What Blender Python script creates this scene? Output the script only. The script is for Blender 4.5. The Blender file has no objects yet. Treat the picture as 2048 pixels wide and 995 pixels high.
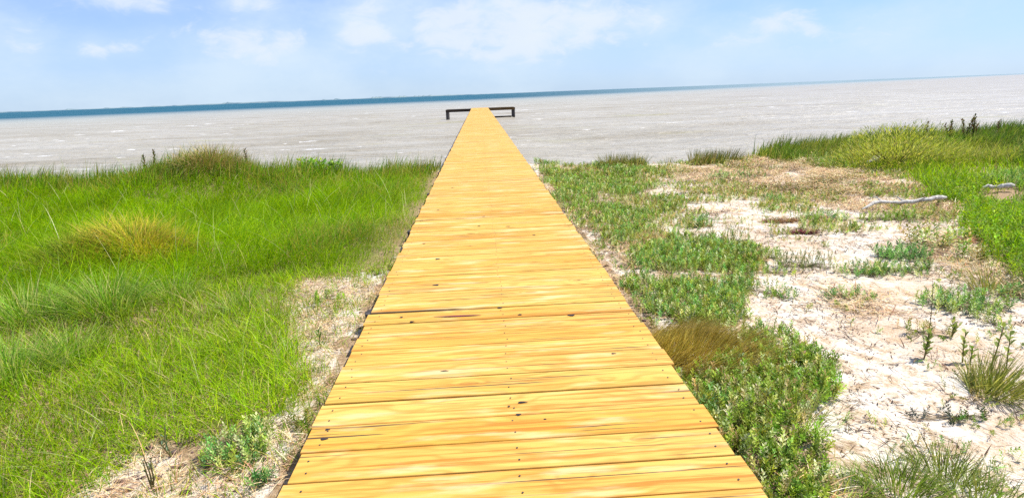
import bpy, math
import numpy as np
from mathutils import Matrix, Vector

# ------------------------------------------------------------------ camera, sky, sun, exposure
R_ = math.radians
scene = bpy.context.scene
COL = scene.collection
FPX = 1200.0                      # focal length in photo pixels (photo 2048 x 995)
PITCH = math.atan(311.3 / FPX)
YAW = math.atan(55.3 / 1240.0)
ROLL = math.atan(78 / 2048.0)
CAM = np.array([-0.063, 0.0, 1.28])
SUN_EL, SUN_AZ = R_(57), R_(72)   # azimuth from +Y (out to sea) towards +X (right)

fw = Vector((math.sin(YAW) * math.cos(PITCH), math.cos(YAW) * math.cos(PITCH), -math.sin(PITCH)))
r0 = Vector((math.cos(YAW), -math.sin(YAW), 0))
u0 = r0.cross(fw)
RT = math.cos(ROLL) * r0 - math.sin(ROLL) * u0
UP = math.sin(ROLL) * r0 + math.cos(ROLL) * u0
cd = bpy.data.cameras.new("camera")
cam = bpy.data.objects.new("camera", cd)
COL.objects.link(cam)
M = Matrix.Identity(4)
for i in range(3):
    M[i][0] = RT[i]; M[i][1] = UP[i]; M[i][2] = -fw[i]; M[i][3] = CAM[i]
cam.matrix_world = M
cd.sensor_width = 36
cd.lens = 36 * FPX / 2048
cd.clip_start = 0.05
cd.clip_end = 60000
scene.camera = cam

scene.view_settings.view_transform = 'Standard'
scene.view_settings.look = 'None'
scene.view_settings.gamma = 1
scene.view_settings.use_curve_mapping = False
scene.view_settings.exposure = 0.52
scene.cycles.max_bounces = 6
scene.cycles.diffuse_bounces = 3
scene.cycles.glossy_bounces = 2
scene.cycles.transmission_bounces = 3
scene.cycles.use_denoising = False

sd = bpy.data.lights.new("sun", 'SUN')
sd.energy = 4.7
sd.angle = R_(0.5)
sd.color = (1.0, 0.955, 0.88)
sun = bpy.data.objects.new("sun", sd)
COL.objects.link(sun)
sdir = Vector((math.sin(SUN_AZ) * math.cos(SUN_EL), math.cos(SUN_AZ) * math.cos(SUN_EL), math.sin(SUN_EL)))
sun.rotation_euler = (-sdir).to_track_quat('-Z', 'Y').to_euler()
sun.location = (30, 10, 40)


class NT:
    """tiny node helper"""
    def __init__(s, tree):
        s.t = tree; tree.nodes.clear()
    def n(s, typ, **kw):
        nd = s.t.nodes.new(typ)
        for k, v in kw.items():
            if k == 'ins':
                for a, b in v.items():
                    s.put(nd.inputs[a], b)
            else:
                setattr(nd, k, v)
        return nd
    def put(s, sock, v):
        if isinstance(v, bpy.types.NodeSocket):
            s.t.links.new(v, sock)
        else:
            sock.default_value = v
    def math(s, op, a, b=None, c=None, clamp=False):
        nd = s.n('ShaderNodeMath', operation=op, use_clamp=clamp)
        s.put(nd.inputs[0], a)
        if b is not None: s.put(nd.inputs[1], b)
        if c is not None: s.put(nd.inputs[2], c)
        return nd.outputs[0]
    def mix(s, f, a, b, mode='MIX'):
        nd = s.n('ShaderNodeMix', data_type='RGBA', blend_type=mode)
        s.put(nd.inputs[0], f); s.put(nd.inputs[6], a); s.put(nd.inputs[7], b)
        return nd.outputs[2]
    def noise(s, vec, scale, detail=4, rough=.55, dist=0.0, out=0):
        nd = s.n('ShaderNodeTexNoise')
        if vec is not None: s.put(nd.inputs['Vector'], vec)
        nd.inputs['Scale'].default_value = scale
        nd.inputs['Detail'].default_value = detail
        nd.inputs['Roughness'].default_value = rough
        nd.inputs['Distortion'].default_value = dist
        return nd.outputs[out]
    def ramp(s, f, pts):
        nd = s.n('ShaderNodeValToRGB')
        s.put(nd.inputs[0], f)
        el = nd.color_ramp.elements
        while len(el) < len(pts): el.new(.5)
        for e, (p, c) in zip(el, pts):
            e.position = p
            e.color = c if len(c) == 4 else (*c, 1)
        return nd.outputs[0]
    def sstep(s, x, a, b):
        nd = s.n('ShaderNodeMapRange', interpolation_type='SMOOTHSTEP')
        s.put(nd.inputs[0], x); nd.inputs[1].default_value = a; nd.inputs[2].default_value = b
        return nd.outputs[0]
    def vmul(s, v, t):
        nd = s.n('ShaderNodeVectorMath', operation='MULTIPLY')
        s.put(nd.inputs[0], v); nd.inputs[1].default_value = t
        return nd.outputs[0]
    def vadd(s, v, t):
        nd = s.n('ShaderNodeVectorMath', operation='ADD')
        s.put(nd.inputs[0], v); s.put(nd.inputs[1], t)
        return nd.outputs[0]
    def comb(s, x, y, z):
        nd = s.n('ShaderNodeCombineXYZ')
        s.put(nd.inputs[0], x); s.put(nd.inputs[1], y); s.put(nd.inputs[2], z)
        return nd.outputs[0]


world = bpy.data.worlds.new("World")
scene.world = world
world.use_nodes = True
w = NT(world.node_tree)
sky = w.n('ShaderNodeTexSky', sky_type='NISHITA')
sky.sun_disc = False
sky.sun_elevation = SUN_EL
sky.sun_rotation = SUN_AZ
sky.air_density = 1.0
sky.dust_density = 0.4
sky.ozone_density = 3.5
tc = w.n('ShaderNodeTexCoord')
sep = w.n('ShaderNodeSeparateXYZ', ins={0: tc.outputs['Generated']})
X, Y, Z = sep.outputs
az = w.math('ARCTAN2', X, Y)
CLOUDS = []
for (cpx, cpy, cw, chh, cst) in [(510, 85, 90, 26, .9), (575, 95, 30, 18, .5), (185, 95, 24, 14, .8), (250, 98, 40, 14, .5), (715, 50, 40, 24, .8), (690, 72, 30, 12, .6), (755, 70, 30, 12, .6),
                                 (40, 70, 34, 26, .6), (350, 70, 60, 14, .35), (1080, 60, 150, 42, .95), (1000, 90, 170, 40, .5), (1180, 40, 60, 24, .6), (1300, 42, 34, 18, .8), (1545, 45, 40, 22, .9), (1625, 68, 24, 12, .7),
                                 (1480, 82, 34, 14, .6), (1740, 65, 40, 18, .45), (1830, 55, 30, 12, .4), (860, 70, 44, 30, .6), (270, 4, 70, 12, .9), (505, 8, 60, 12, .9), (750, 10, 40, 10, .6), (930, 20, 80, 20, .6)]:
    dd = (fw + RT * ((cpx - 1024) / FPX) + UP * ((497.5 - cpy) / FPX)).normalized()
    CLOUDS.append((math.atan2(dd.x, dd.y), dd.z, cw / 1240 * 1.1, chh / 1240 * 1.35, cst))
pv = w.comb(w.math('MULTIPLY', az, 3.0), w.math('MULTIPLY', Z, 5.5), 3.7)
# broken cumulus puffs in a band above the horizon, thin veil between them
n1 = w.noise(pv, 2.6, 9, .6, .35)
n2 = w.noise(pv, 0.75, 3, .5)
big = w.math('ADD', w.math('MULTIPLY', n1, .62), w.math('MULTIPLY', n2, .46))
# where the cumulus stand: compass angle, height above the horizon, width, height, strength
cover = 0.0
for (ca, cz, ra, rz, st) in CLOUDS:
    u_ = w.math('DIVIDE', w.math('SUBTRACT', az, ca), ra)
    v_ = w.math('DIVIDE', w.math('SUBTRACT', Z, cz), rz)
    g_ = w.math('EXPONENT', w.math('MULTIPLY', w.math('ADD', w.math('MULTIPLY', u_, u_), w.math('MULTIPLY', v_, v_)), -1.0))
    cover = w.math('ADD', w.math('MULTIPLY', g_, st), cover)
nf = w.noise(pv, 7.0, 7, .62, .5)
puff = w.math('ADD', w.math('MULTIPLY', w.math('SUBTRACT', nf, .5), 2.3), w.math('MULTIPLY', cover, .75))
puff = w.sstep(w.math('ADD', puff, w.math('MULTIPLY', w.math('SUBTRACT', n1, .5), 1.2)),   .22, 1.0)
low = w.sstep(Z, .02, .06)
puff = w.math('MULTIPLY', puff, low)
veil = w.math('ADD', w.math('MULTIPLY', w.sstep(w.noise(pv, 1.2, 6, .6), .32, .70), .75), w.math('MULTIPLY', cover, .42), clamp=True)
skyc = w.mix(1.0, sky.outputs[0], (.60, .78, 1.30, 1), 'MULTIPLY')
hz_ = w.math('MULTIPLY', w.math('SUBTRACT', 1.0, w.sstep(Z, 0.0, .28)), .62)
skyc = w.mix(hz_, skyc, (4.35, 5.6, 6.9, 1))
skyc = w.mix(veil, skyc, (5.0, 6.0, 6.95, 1))
skyc = w.mix(w.math('MULTIPLY', puff, .66), skyc, (5.9, 6.35, 6.9, 1))
bg = w.n('ShaderNodeBackground', ins={0: skyc, 1: 0.1})
wo = w.n('ShaderNodeOutputWorld')
w.t.links.new(bg.outputs[0], wo.inputs[0])

# ------------------------------------------------------------------ numpy helpers
rng = np.random.default_rng(11)
RTn, UPn, FWn = (np.array(v) for v in (RT, UP, fw))


def to_px(P):
    """world points (N,3) to photo pixels (N,2)"""
    d = P - CAM
    z = d @ FWn
    zz = np.where(z > .05, z, .05)
    x = 1024 + FPX * (d @ RTn) / zz
    y = 497.5 - FPX * (d @ UPn) / zz
    x = np.where(z > .05, x, np.where(P[:, 0] > 0, 9000, -9000)); y = np.where(z > .05, y, 9000)
    return np.stack([x, y], 1)


def lattice(seed, n=256):
    return np.random.default_rng(seed).random((n, n))


_LAT = {}


def vnoise(x, y, scale, seed=0, octs=3):
    """smooth value noise, 0..1"""
    out = 0; amp = 1; tot = 0
    for o in range(octs):
        k = seed * 7 + o
        if k not in _LAT: _LAT[k] = lattice(k)
        L = _LAT[k]
        u = np.asarray(x) * scale + 57.3 * o; v = np.asarray(y) * scale + 13.1 * o
        iu = np.floor(u).astype(int); iv = np.floor(v).astype(int)
        fu = u - iu; fv = v - iv
        fu = fu * fu * (3 - 2 * fu); fv = fv * fv * (3 - 2 * fv)
        a = L[iu % 256, iv % 256]; b = L[(iu + 1) % 256, iv % 256]
        c = L[iu % 256, (iv + 1) % 256]; d = L[(iu + 1) % 256, (iv + 1) % 256]
        out = out + amp * ((a * (1 - fu) + b * fu) * (1 - fv) + (c * (1 - fu) + d * fu) * fv)
        tot += amp; amp *= .5; scale *= 2.03
    return out / tot


def sm(x, a, b):
    t = np.clip((np.asarray(x, float) - a) / (b - a), 0, 1)
    return t * t * (3 - 2 * t)


def shore(x):
    return 13.0 + .5 * np.sin(x * .31 + 1) + 1.3 * (vnoise(x, x * 0, .35, 3) - .5) + sm(x, 2, 12) * 1.2


def bump(x, y, cx, cy, rx, ry, h):
    return h * np.exp(-(((x - cx) / rx) ** 2 + ((y - cy) / ry) ** 2))


def ground_z(x, y):
    x = np.asarray(x, float); y = np.asarray(y, float)
    near = np.clip(1 - (y - 14) / 10, 0, 1)
    z = -.19 - .10 * sm(np.abs(x), .9, 2.5) - .10 * sm(y, 3, 12)
    z = z + (.10 * (vnoise(x, y, .45, 5) - .5) + .05 * (vnoise(x, y, 2.0, 6) - .5) + .022 * (vnoise(x, y, 9.0, 8) - .5)) * near * np.where(np.abs(x) < 1.1, .5, 1)
    z = z + bump(x, y, -5.7, 12.3, 1.3, 1.2, .50) + bump(x, y, -3.6, 12.2, 1.5, 1.0, .14) + bump(x, y, -9.8, 11.8, 2.8, 1.8, .30)
    z = z + bump(x, y, 11.0, 13.0, 4.5, 2.5, .20) + bump(x, y, 17, 12.5, 6, 4, .2)
    z = z + bump(x, y, -3.4, 4.6, .8, .5, .08) + bump(x, y, -3.85, 6.6, .75, .45, .26) + bump(x, y, -4.35, 6.25, .5, .35, .16)
    s = sm(y, shore(x) - .2, shore(x) + 2.2)
    z = z * (1 - s) + (-1.35) * s - sm(y, 16, 60) * 1.6
    return z


def ray(px, py, it=6):
    """photo pixel to the ground below it"""
    d = FWn + RTn * ((px - 1024) / FPX) + UPn * ((497.5 - py) / FPX)
    z = -.25
    for _ in range(it):
        t = (z - CAM[2]) / d[2]
        p = CAM + d * t
        z = .5 * z + .5 * float(ground_z(p[0], p[1]))
    t = (z - CAM[2]) / d[2]
    p = CAM + d * t
    p[2] = float(ground_z(p[0], p[1]))
    return p, t


def inpoly(p, poly):
    x, y = p[:, 0], p[:, 1]
    r = np.zeros(len(p), bool)
    n = len(poly)
    for i in range(n):
        x1, y1 = poly[i]; x2, y2 = poly[(i + 1) % n]
        if y1 == y2: continue
        c = ((y1 > y) != (y2 > y)) & (x < (x2 - x1) * (y - y1) / (y2 - y1) + x1)
        r ^= c
    return r


def mesh_obj(name, V, F, mat, parent=None, col=None, smooth=False, edges=None):
    """V (n,3), F (m,k) uniform faces or list"""
    me = bpy.data.meshes.new(name)
    if isinstance(F, np.ndarray):
        k = F.shape[1]
        me.vertices.add(len(V)); me.vertices.foreach_set('co', np.ascontiguousarray(V, np.float32).ravel())
        me.loops.add(F.size); me.loops.foreach_set('vertex_index', np.ascontiguousarray(F, np.int32).ravel())
        me.polygons.add(len(F))
        me.polygons.foreach_set('loop_start', np.arange(len(F), dtype=np.int32) * k)
        me.update(calc_edges=True)
    else:
        me.from_pydata([tuple(map(float, v)) for v in V], [], F)
        me.update()
    if col is not None:
        a = me.color_attributes.new('col', 'FLOAT_COLOR', 'POINT')
        c = np.ones((len(V), 4), np.float32); c[:, :3] = col
        a.data.foreach_set('color', c.ravel())
    if smooth:
        me.polygons.foreach_set('use_smooth', np.ones(len(me.polygons), bool))
    if mat is not None:
        for m in (mat if isinstance(mat, (list, tuple)) else [mat]): me.materials.append(m)
    o = bpy.data.objects.new(name, me)
    COL.objects.link(o)
    if parent is not None: o.parent = parent
    return o


def tag(o, label=None, cat=None, group=None, kind=None):
    if label: o['label'] = label
    if cat: o['category'] = cat
    if group: o['group'] = group
    if kind: o['kind'] = kind
    return o


def empty(name, loc):
    o = bpy.data.objects.new(name, None)
    COL.objects.link(o); o.location = loc; o.empty_display_size = .1
    return o


# ------------------------------------------------------------------ materials
def new_mat(name):
    m = bpy.data.materials.new(name); m.use_nodes = True
    return m, NT(m.node_tree)


def out(t, sh):
    o = t.n('ShaderNodeOutputMaterial'); t.t.links.new(sh, o.inputs[0]); return o


def plant_mat(name, rough=.55, trans=.38, spec=.10, nscale=60):
    m, t = new_mat(name)
    a = t.n('ShaderNodeAttribute', attribute_name='col').outputs['Color']
    g = t.n('ShaderNodeNewGeometry').outputs['Position']
    v = t.noise(g, nscale, 3)
    c = t.mix(1.0, a, t.ramp(v, [(.3, (.75, .75, .75)), (.7, (1.25, 1.22, 1.15))]), 'MULTIPLY')
    p = t.n('ShaderNodeBsdfPrincipled', ins={'Base Color': c, 'Roughness': rough, 'Specular IOR Level': spec})
    if trans > 0:
        tr = t.n('ShaderNodeBsdfTranslucent', ins={0: t.mix(1.0, c, (1.15, 1.15, .7, 1), 'MULTIPLY')})
        mx = t.n('ShaderNodeMixShader', ins={0: trans, 1: p.outputs[0], 2: tr.outputs[0]})
        out(t, mx.outputs[0])
    else:
        out(t, p.outputs[0])
    return m


M_GRASS = plant_mat('grass blades')
M_LEAF = plant_mat('fleshy leaves', .5, .25, .3)
M_STRAW = plant_mat('dry straw', .8, .15, .15)
M_TWIG = plant_mat('twigs and debris', .9, 0, .1)


def ground_mat():
    m, t = new_mat('sandy ground')
    a = t.n('ShaderNodeAttribute', attribute_name='col')
    s = t.n('ShaderNodeSeparateColor', ins={0: a.outputs['Color']})
    g = t.n('ShaderNodeNewGeometry').outputs['Position']
    n_l = t.noise(g, 1.3, 5, .6)
    n_m = t.noise(g, 7, 6, .65)
    n_f = t.noise(g, 60, 4, .7)
    n_g = t.noise(g, 260, 2, .6)
    sand = t.ramp(t.math('ADD', t.math('MULTIPLY', n_m, .6), t.math('MULTIPLY', n_f, .4)),
                  [(.38, (.40, .27, .15)), (.46, (.62, .48, .33)), (.53, (.74, .65, .53)), (.66, (.82, .77, .68))])
    sand = t.mix(t.math('MULTIPLY', t.sstep(n_l, .49, .62), .42), sand, (.58, .38, .22, 1))
    soil = t.ramp(n_f, [(.3, (.13, .075, .035)), (.5, (.34, .22, .11)), (.7, (.52, .38, .22))])
    # s.red: share of sand; broken edge between the sand and the root-littered soil
    f = t.math('ADD', s.outputs[0], t.math('MULTIPLY', t.math('SUBTRACT', n_m, .5), .9))
    c = t.mix(t.sstep(f, .34, .58), soil, sand)
    # dark specks of bark and shell
    vo = t.n('ShaderNodeTexVoronoi', ins={'Vector': t.vmul(g, (1, 1.0, 1)), 'Scale': 55.0})
    sp = t.math('MULTIPLY', t.math('LESS_THAN', vo.outputs['Distance'], .16), t.math('GREATER_THAN', t.noise(g, 9, 3), .50))
    c = t.mix(t.math('MULTIPLY', sp, .85), c, (.07, .04, .03, 1))
    c = t.mix(t.math('MULTIPLY', t.sstep(n_g, .4, .8), .18), c, (.90, .84, .76, 1))
    h = t.math('ADD', t.math('MULTIPLY', n_f, .6), t.math('MULTIPLY', n_g, .25))
    h = t.math('ADD', h, t.math('MULTIPLY', n_m, 1.2))
    b = t.n('ShaderNodeBump', ins={'Strength': .8, 'Distance': .022, 'Height': h})
    p = t.n('ShaderNodeBsdfPrincipled', ins={'Base Color': c, 'Roughness': .92, 'Specular IOR Level': .15, 'Normal': b.outputs[0]})
    out(t, p.outputs[0])
    return m


def wood_mat():
    m, t = new_mat('new pine boards')
    a = t.n('ShaderNodeAttribute', attribute_name='col')
    s = t.n('ShaderNodeSeparateColor', ins={0: a.outputs['Color']})
    r1, r2, r3 = s.outputs
    g = t.n('ShaderNodeTexCoord').outputs['Object']
    off = t.comb(t.math('MULTIPLY', r1, 37.0), t.math('MULTIPLY', r2, 11.0), t.math('MULTIPLY', r3, 50.0))
    q = t.vadd(g, off)
    # knots: sparse cells, stretched along the board
    kv = t.n('ShaderNodeTexVoronoi', ins={'Vector': t.vmul(q, (3.2, 7.5, 0.0)), 'Scale': 1.0, 'Randomness': .9})
    kd = kv.outputs['Distance']
    ks = t.n('ShaderNodeSeparateColor', ins={0: kv.outputs['Color']})
    has = t.math('GREATER_THAN', ks.outputs[0], .62)
    pull = t.math('MULTIPLY', t.math('MULTIPLY', t.math('DIVIDE', .055, t.math('ADD', kd, .07)), t.math('SUBTRACT', 1.0, t.sstep(kd, .12, .36))), has)
    # growth rings swirl round the knots and run in long cathedral arches
    warp = t.noise(t.vmul(q, (.9, 3.0, 1.0)), 1.6, 3, .5)
    sp = t.n('ShaderNodeSeparateXYZ', ins={0: q})
    ph = t.math('ADD', t.math('MULTIPLY', sp.outputs[1], 38.0), t.math('MULTIPLY', warp, 17.0))
    ph = t.math('ADD', ph, t.math('MULTIPLY', pull, 9.0))
    ring = t.math('ADD', t.math('MULTIPLY', t.math('SINE', t.math('MULTIPLY', ph, 2.9)), .5), .5)
    ring = t.math('POWER', ring, 2.2)
    fine = t.noise(t.vmul(q, (2.2, 190.0, 1.0)), 1.0, 6, .7)
    streak = t.noise(t.vmul(q, (1.0, 42.0, 1.0)), 1.0, 6, .65)
    broad = t.noise(t.vmul(q, (.7, 3.0, 1.0)), 1.0, 3, .5)
    base = t.mix(t.sstep(broad, .3, .7), (.60, .32, .035, 1), (.71, .45, .085, 1))
    base = t.mix(t.math('MULTIPLY', r1, .5), base, (.73, .48, .13, 1))
    base = t.mix(t.math('MULTIPLY', t.sstep(streak, .50, .63), .85), base, (.45, .16, .012, 1))
    base = t.mix(t.math('MULTIPLY', ring, .45), base, (.44, .18, .016, 1))
    base = t.mix(t.math('MULTIPLY', t.sstep(fine, .54, .68), .65), base, (.22, .10, .022, 1))
    # weather checks: thin dark splits, more on some boards
    crk = t.noise(t.vmul(q, (.75, 75.0, 1.0)), 1.0, 2, .4)
    crk = t.math('MULTIPLY', t.sstep(crk, .64, .675), t.sstep(t.noise(t.vmul(q, (1.1, 4.0, 1.0)), 1.0, 1), .43, .52))
    base = t.mix(t.math('MULTIPLY', crk, .9), base, (.035, .02, .02, 1))
    # washed pale patches
    pale = t.sstep(t.noise(t.vmul(g, (1.2, 7, 1)), 1.7, 5), .52, .72)
    base = t.mix(t.math('MULTIPLY', pale, .58), base, (.80, .61, .32, 1))
    halo = t.math('MULTIPLY', t.math('SUBTRACT', 1.0, t.sstep(kd, .05, .20)), has)
    base = t.mix(t.math('MULTIPLY', halo, .55), base, (.40, .15, .02, 1))
    core = t.math('MULTIPLY', t.math('SUBTRACT', 1.0, t.sstep(kd, .03, .055)), has)
    core = t.math('MULTIPLY', core, t.math('GREATER_THAN', ks.outputs[1], .35))
    base = t.mix(t.math('MULTIPLY', core, .9), base, (.07, .035, .02, 1))
    hh = t.math('SUBTRACT', t.math('MULTIPLY', fine, .5), crk)
    b = t.n('ShaderNodeBump', ins={'Strength': .45, 'Distance': .004, 'Height': hh})
    p = t.n('ShaderNodeBsdfPrincipled', ins={'Base Color': base, 'Roughness': t.math('ADD', .55, t.math('MULTIPLY', streak, .2)),
                                             'Specular IOR Level': .30, 'Normal': b.outputs[0]})
    out(t, p.outputs[0])
    return m


def simple_wood(name, c1, c2, sc=(4, 4, 40), rough=.8):
    m, t = new_mat(name)
    g = t.n('ShaderNodeTexCoord').outputs['Object']
    n = t.noise(t.vmul(g, sc), 1.0, 5, .65)
    c = t.ramp(n, [(.32, c1), (.68, c2)])
    b = t.n('ShaderNodeBump', ins={'Strength': .6, 'Distance': .01, 'Height': n})
    p = t.n('ShaderNodeBsdfPrincipled', ins={'Base Color': c, 'Roughness': rough, 'Specular IOR Level': .2, 'Normal': b.outputs[0]})
    out(t, p.outputs[0])
    return m


def flat_mat(name, c, rough=.6, metal=0.0):
    m, t = new_mat(name)
    g = t.n('ShaderNodeNewGeometry').outputs['Position']
    cc = t.mix(t.noise(g, 90, 2), tuple(v * .7 for v in c) + (1,), tuple(min(1, v * 1.25) for v in c) + (1,))
    p = t.n('ShaderNodeBsdfPrincipled', ins={'Base Color': cc, 'Roughness': rough, 'Metallic': metal})
    out(t, p.outputs[0])
    return m


def water_mat():
    m, t = new_mat('muddy bay water')
    g = t.n('ShaderNodeNewGeometry').outputs['Position']
    sp = t.n('ShaderNodeSeparateXYZ', ins={0: g})
    X, Y, Z = sp.outputs
    nA = t.noise(t.vmul(g, (.05, .16, 1)), 1.0, 5, .6)
    nB = t.noise(t.vmul(g, (1.2, 3.0, 1)), 1.0, 5, .6)
    nC = t.noise(t.vmul(g, (.012, .05, 1)), 1.0, 4, .6)
    nD = t.noise(t.vmul(g, (.16, .5, 1)), 1.0, 3, .5)
    mud = t.ramp(t.math('ADD', t.math('ADD', t.math('MULTIPLY', nA, .45), t.math('MULTIPLY', nB, .15)), t.math('MULTIPLY', nD, .40)),
                 [(.38, (.315, .270, .185)), (.50, (.385, .345, .262)), (.61, (.435, .40, .325))])
    mud = t.mix(t.math('MULTIPLY', t.sstep(t.noise(t.vmul(g, (.10, .35, 1)), 1.0, 4), .60, .72), .6), mud, (.36, .33, .16, 1))
    # the deep blue channel far out
    edge = t.math('ADD', Y, t.math('ADD', t.math('MULTIPLY', X, -.33), t.math('MULTIPLY', t.math('MAXIMUM', X, 0.0), -.62)))
    edge = t.math('ADD', edge, t.math('MULTIPLY', t.math('SUBTRACT', nC, .5), 60.0))
    teal = t.math('MULTIPLY', t.sstep(edge, 70, 240), .35)
    mud = t.mix(teal, mud, (.27, .37, .37, 1))
    deep = t.sstep(edge, 165, 330)
    blue = t.ramp(nC, [(.35, (.006, .065, .105)), (.65, (.022, .12, .17))])
    rgt = t.sstep(t.math('DIVIDE', X, t.math('MAXIMUM', Y, 1.0)), -.05, .60)
    blue = t.mix(t.math('MULTIPLY', rgt, .92), blue, (.24, .31, .32, 1))
    c = t.mix(deep, mud, blue)
    # white water: thin broken crests on the bay, wash along the beach
    fn = t.noise(t.vmul(g, (.42, 1.5, 1)), 1.0, 5, .65, .6)
    fm = t.noise(t.vmul(g, (.045, .11, 1)), 1.0, 2, .5)
    foam = t.math('MULTIPLY', t.sstep(fn, .64, .68), t.sstep(fm, .46, .54))
    foam = t.math('MULTIPLY', foam, t.math('SUBTRACT', 1.0, t.sstep(Y, 120, 260)))
    c = t.mix(foam, c, (.93, .93, .91, 1))
    w1 = t.noise(t.vmul(g, (1.3, 3.6, 1)), 1.0, 5, .65, .4)
    w2 = t.noise(t.vmul(g, (.16, .75, 1)), 1.0, 4, .6, .3)
    dist = t.sstep(Y, 14, 70)
    hgt = t.math('ADD', t.math('MULTIPLY', w1, t.math('SUBTRACT', 1.0, dist)), t.math('MULTIPLY', w2, 2.6))
    w3 = t.noise(t.vmul(g, (.45, 1.5, 1)), 1.0, 3, .55, .5)
    hgt = t.math('ADD', hgt, t.math('MULTIPLY', t.math('MULTIPLY', w3, 1.8), t.math('SUBTRACT', 1.0, t.sstep(Y, 60, 160))))
    b = t.n('ShaderNodeBump', ins={'Strength': .9, 'Distance': .22, 'Height': hgt})
    p = t.n('ShaderNodeBsdfPrincipled', ins={'Base Color': c, 'Roughness': t.math('ADD', .36, t.math('MULTIPLY', foam, .5)),
                                             'Specular IOR Level': t.math('MULTIPLY', .36, t.math('SUBTRACT', 1.0, t.math('MULTIPLY', deep, .97))), 'IOR': 1.33, 'Normal': b.outputs[0]})
    out(t, p.outputs[0])
    return m


M_GROUND = ground_mat()
M_WOOD = wood_mat()
M_FRAME = simple_wood('treated joists', (.16, .09, .035), (.34, .21, .09), (5, 1, 30))
M_POST = simple_wood('weathered pilings', (.030, .028, .030), (.10, .09, .085), (20, 20, 3))
M_DARKBEAM = simple_wood('old dark beams', (.018, .015, .016), (.075, .05, .028), (2, 20, 20))
M_BROWN = simple_wood('brown beam', (.05, .03, .012), (.17, .10, .035), (2, 20, 20))
M_DRIFT = simple_wood('bleached driftwood', (.26, .225, .19), (.74, .70, .63), (30, 30, 5))
M_NAIL = flat_mat('nail heads', (.09, .075, .07), .5, .6)
M_HOLE = flat_mat('knot holes', (.022, .014, .02), .9)
M_PITCH = flat_mat('crimson bark streak', (.16, .012, .03), .7)
M_WATER = water_mat()

# ------------------------------------------------------------------ zones, traced on the photo's ground
ZL_MEADOW = [(-2600, 300), (-100, 318), (0, 322), (250, 300), (700, 300), (868, 322), (874, 350), (815, 460), (770, 545), (600, 562), (560, 640), (615, 760), (560, 830),
             (470, 850), (400, 890), (300, 895), (220, 960), (120, 1020), (60, 1300), (-2600, 1600)]
ZL_TALL = [(-2600, 300), (-100, 318), (0, 322), (250, 300), (700, 300), (868, 322), (874, 350), (815, 455), (775, 530), (600, 545), (420, 570), (300, 600), (-2600, 640)]
ZL_STRAW = [(775, 530), (600, 560), (560, 620), (545, 680), (600, 760), (500, 860), (420, 940), (250, 900), (140, 1000), (-500, 1500), (500, 1500), (556, 995), (700, 700)]
ZR_COVER = [
    [(1062, 322), (1120, 316), (1210, 318), (1330, 345), (1300, 375), (1340, 410), (1300, 450), (1275, 505), (1205, 512), (1150, 455), (1100, 380)],
    [(1250, 570), (1290, 520), (1345, 478), (1410, 480), (1500, 505), (1530, 520), (1490, 560), (1525, 640), (1440, 652), (1330, 630), (1280, 610)],
    [(1490, 655), (1560, 665), (1690, 735), (1680, 790), (1600, 850), (1660, 885), (1690, 940), (1660, 1010), (1650, 1300), (1560, 1300), (1500, 985), (1430, 860), (1385, 760), (1440, 750), (1490, 700)],
]
ZR_BERM = [(1470, 300), (1480, 250), (1700, 225), (2048, 205), (5000, 100), (5000, 700), (2300, 640), (2048, 560), (1990, 500), (1930, 470), (1885, 385), (1800, 345), (1650, 335), (1560, 322)]
ZR_STRAW = [
    [(1430, 330), (1520, 312), (1650, 340), (1800, 350), (1880, 385), (1890, 400), (1880, 440), (1800, 425), (1700, 420), (1600, 400), (1500, 390), (1400, 380), (1350, 350)],
    [(1100, 385), (1150, 455), (1200, 520), (1270, 620), (1340, 740), (1330, 740), (1190, 530), (1075, 370)],
    [(1620, 560), (1820, 600), (1850, 680), (1760, 660), (1680, 620)],
    [(1560, 840), (1800, 900), (1900, 1000), (1650, 1050), (1600, 930)],
    [(1850, 450), (1960, 500), (2048, 560), (2048, 600), (1930, 560), (1860, 510)],
    [(1220, 505), (1420, 420), (1500, 425), (1330, 475), (1260, 560)],
]


def pt_px(x, y, wob=.12, jit=0):
    """photo pixel of ground points, with the outline wobbled in the world"""
    wd_ = wob * (.6 + np.hypot(x, y) / 4.5)
    xx = x + wd_ * 2.4 * (vnoise(x, y, 1.5, 21, 4) - .5); yy = y + wd_ * 3.2 * (vnoise(x, y, 1.5, 22, 4) - .5)
    return to_px(np.stack([xx, yy, ground_z(x, y)], 1))


def anyin(p, polys):
    r = np.zeros(len(p), bool)
    for q in polys: r |= inpoly(p, q)
    return r


# ------------------------------------------------------------------ ground sheet
def axis(pts):
    a = []
    for (s, e, st) in pts:
        a.append(np.arange(s, e, st))
    a.append([pts[-1][1]])
    return np.concatenate(a)


gx = axis([(-6000, -1000, 1000), (-1000, -200, 200), (-200, -40, 20), (-40, -16, 1), (-16, -6, .14), (-6, -.9, .05), (-.9, .9, .15), (.9, 6, .045), (6, 18, .12), (18, 40, 1), (40, 200, 20), (200, 1000, 200), (1000, 6000, 1000)])
gy = axis([(-2000, -200, 300), (-200, -20, 20), (-20, -4, 1), (-4, 1, .2), (1, 7, .045), (7, 15, .09), (15, 19, .25), (19, 60, 4), (60, 500, 60), (500, 9000, 1500)])
GX, GY = np.meshgrid(gx, gy)
xf, yf = GX.ravel(), GY.ravel()
V = np.stack([xf, yf, ground_z(xf, yf)], 1)
nx, ny = len(gx), len(gy)
idx = np.arange(nx * ny).reshape(ny, nx)
F = np.stack([idx[:-1, :-1].ravel(), idx[:-1, 1:].ravel(), idx[1:, 1:].ravel(), idx[1:, :-1].ravel()], 1)
p = pt_px(xf, yf)
sand = np.full(len(xf), .1)
sand[(xf > .8)] = .82
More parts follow.
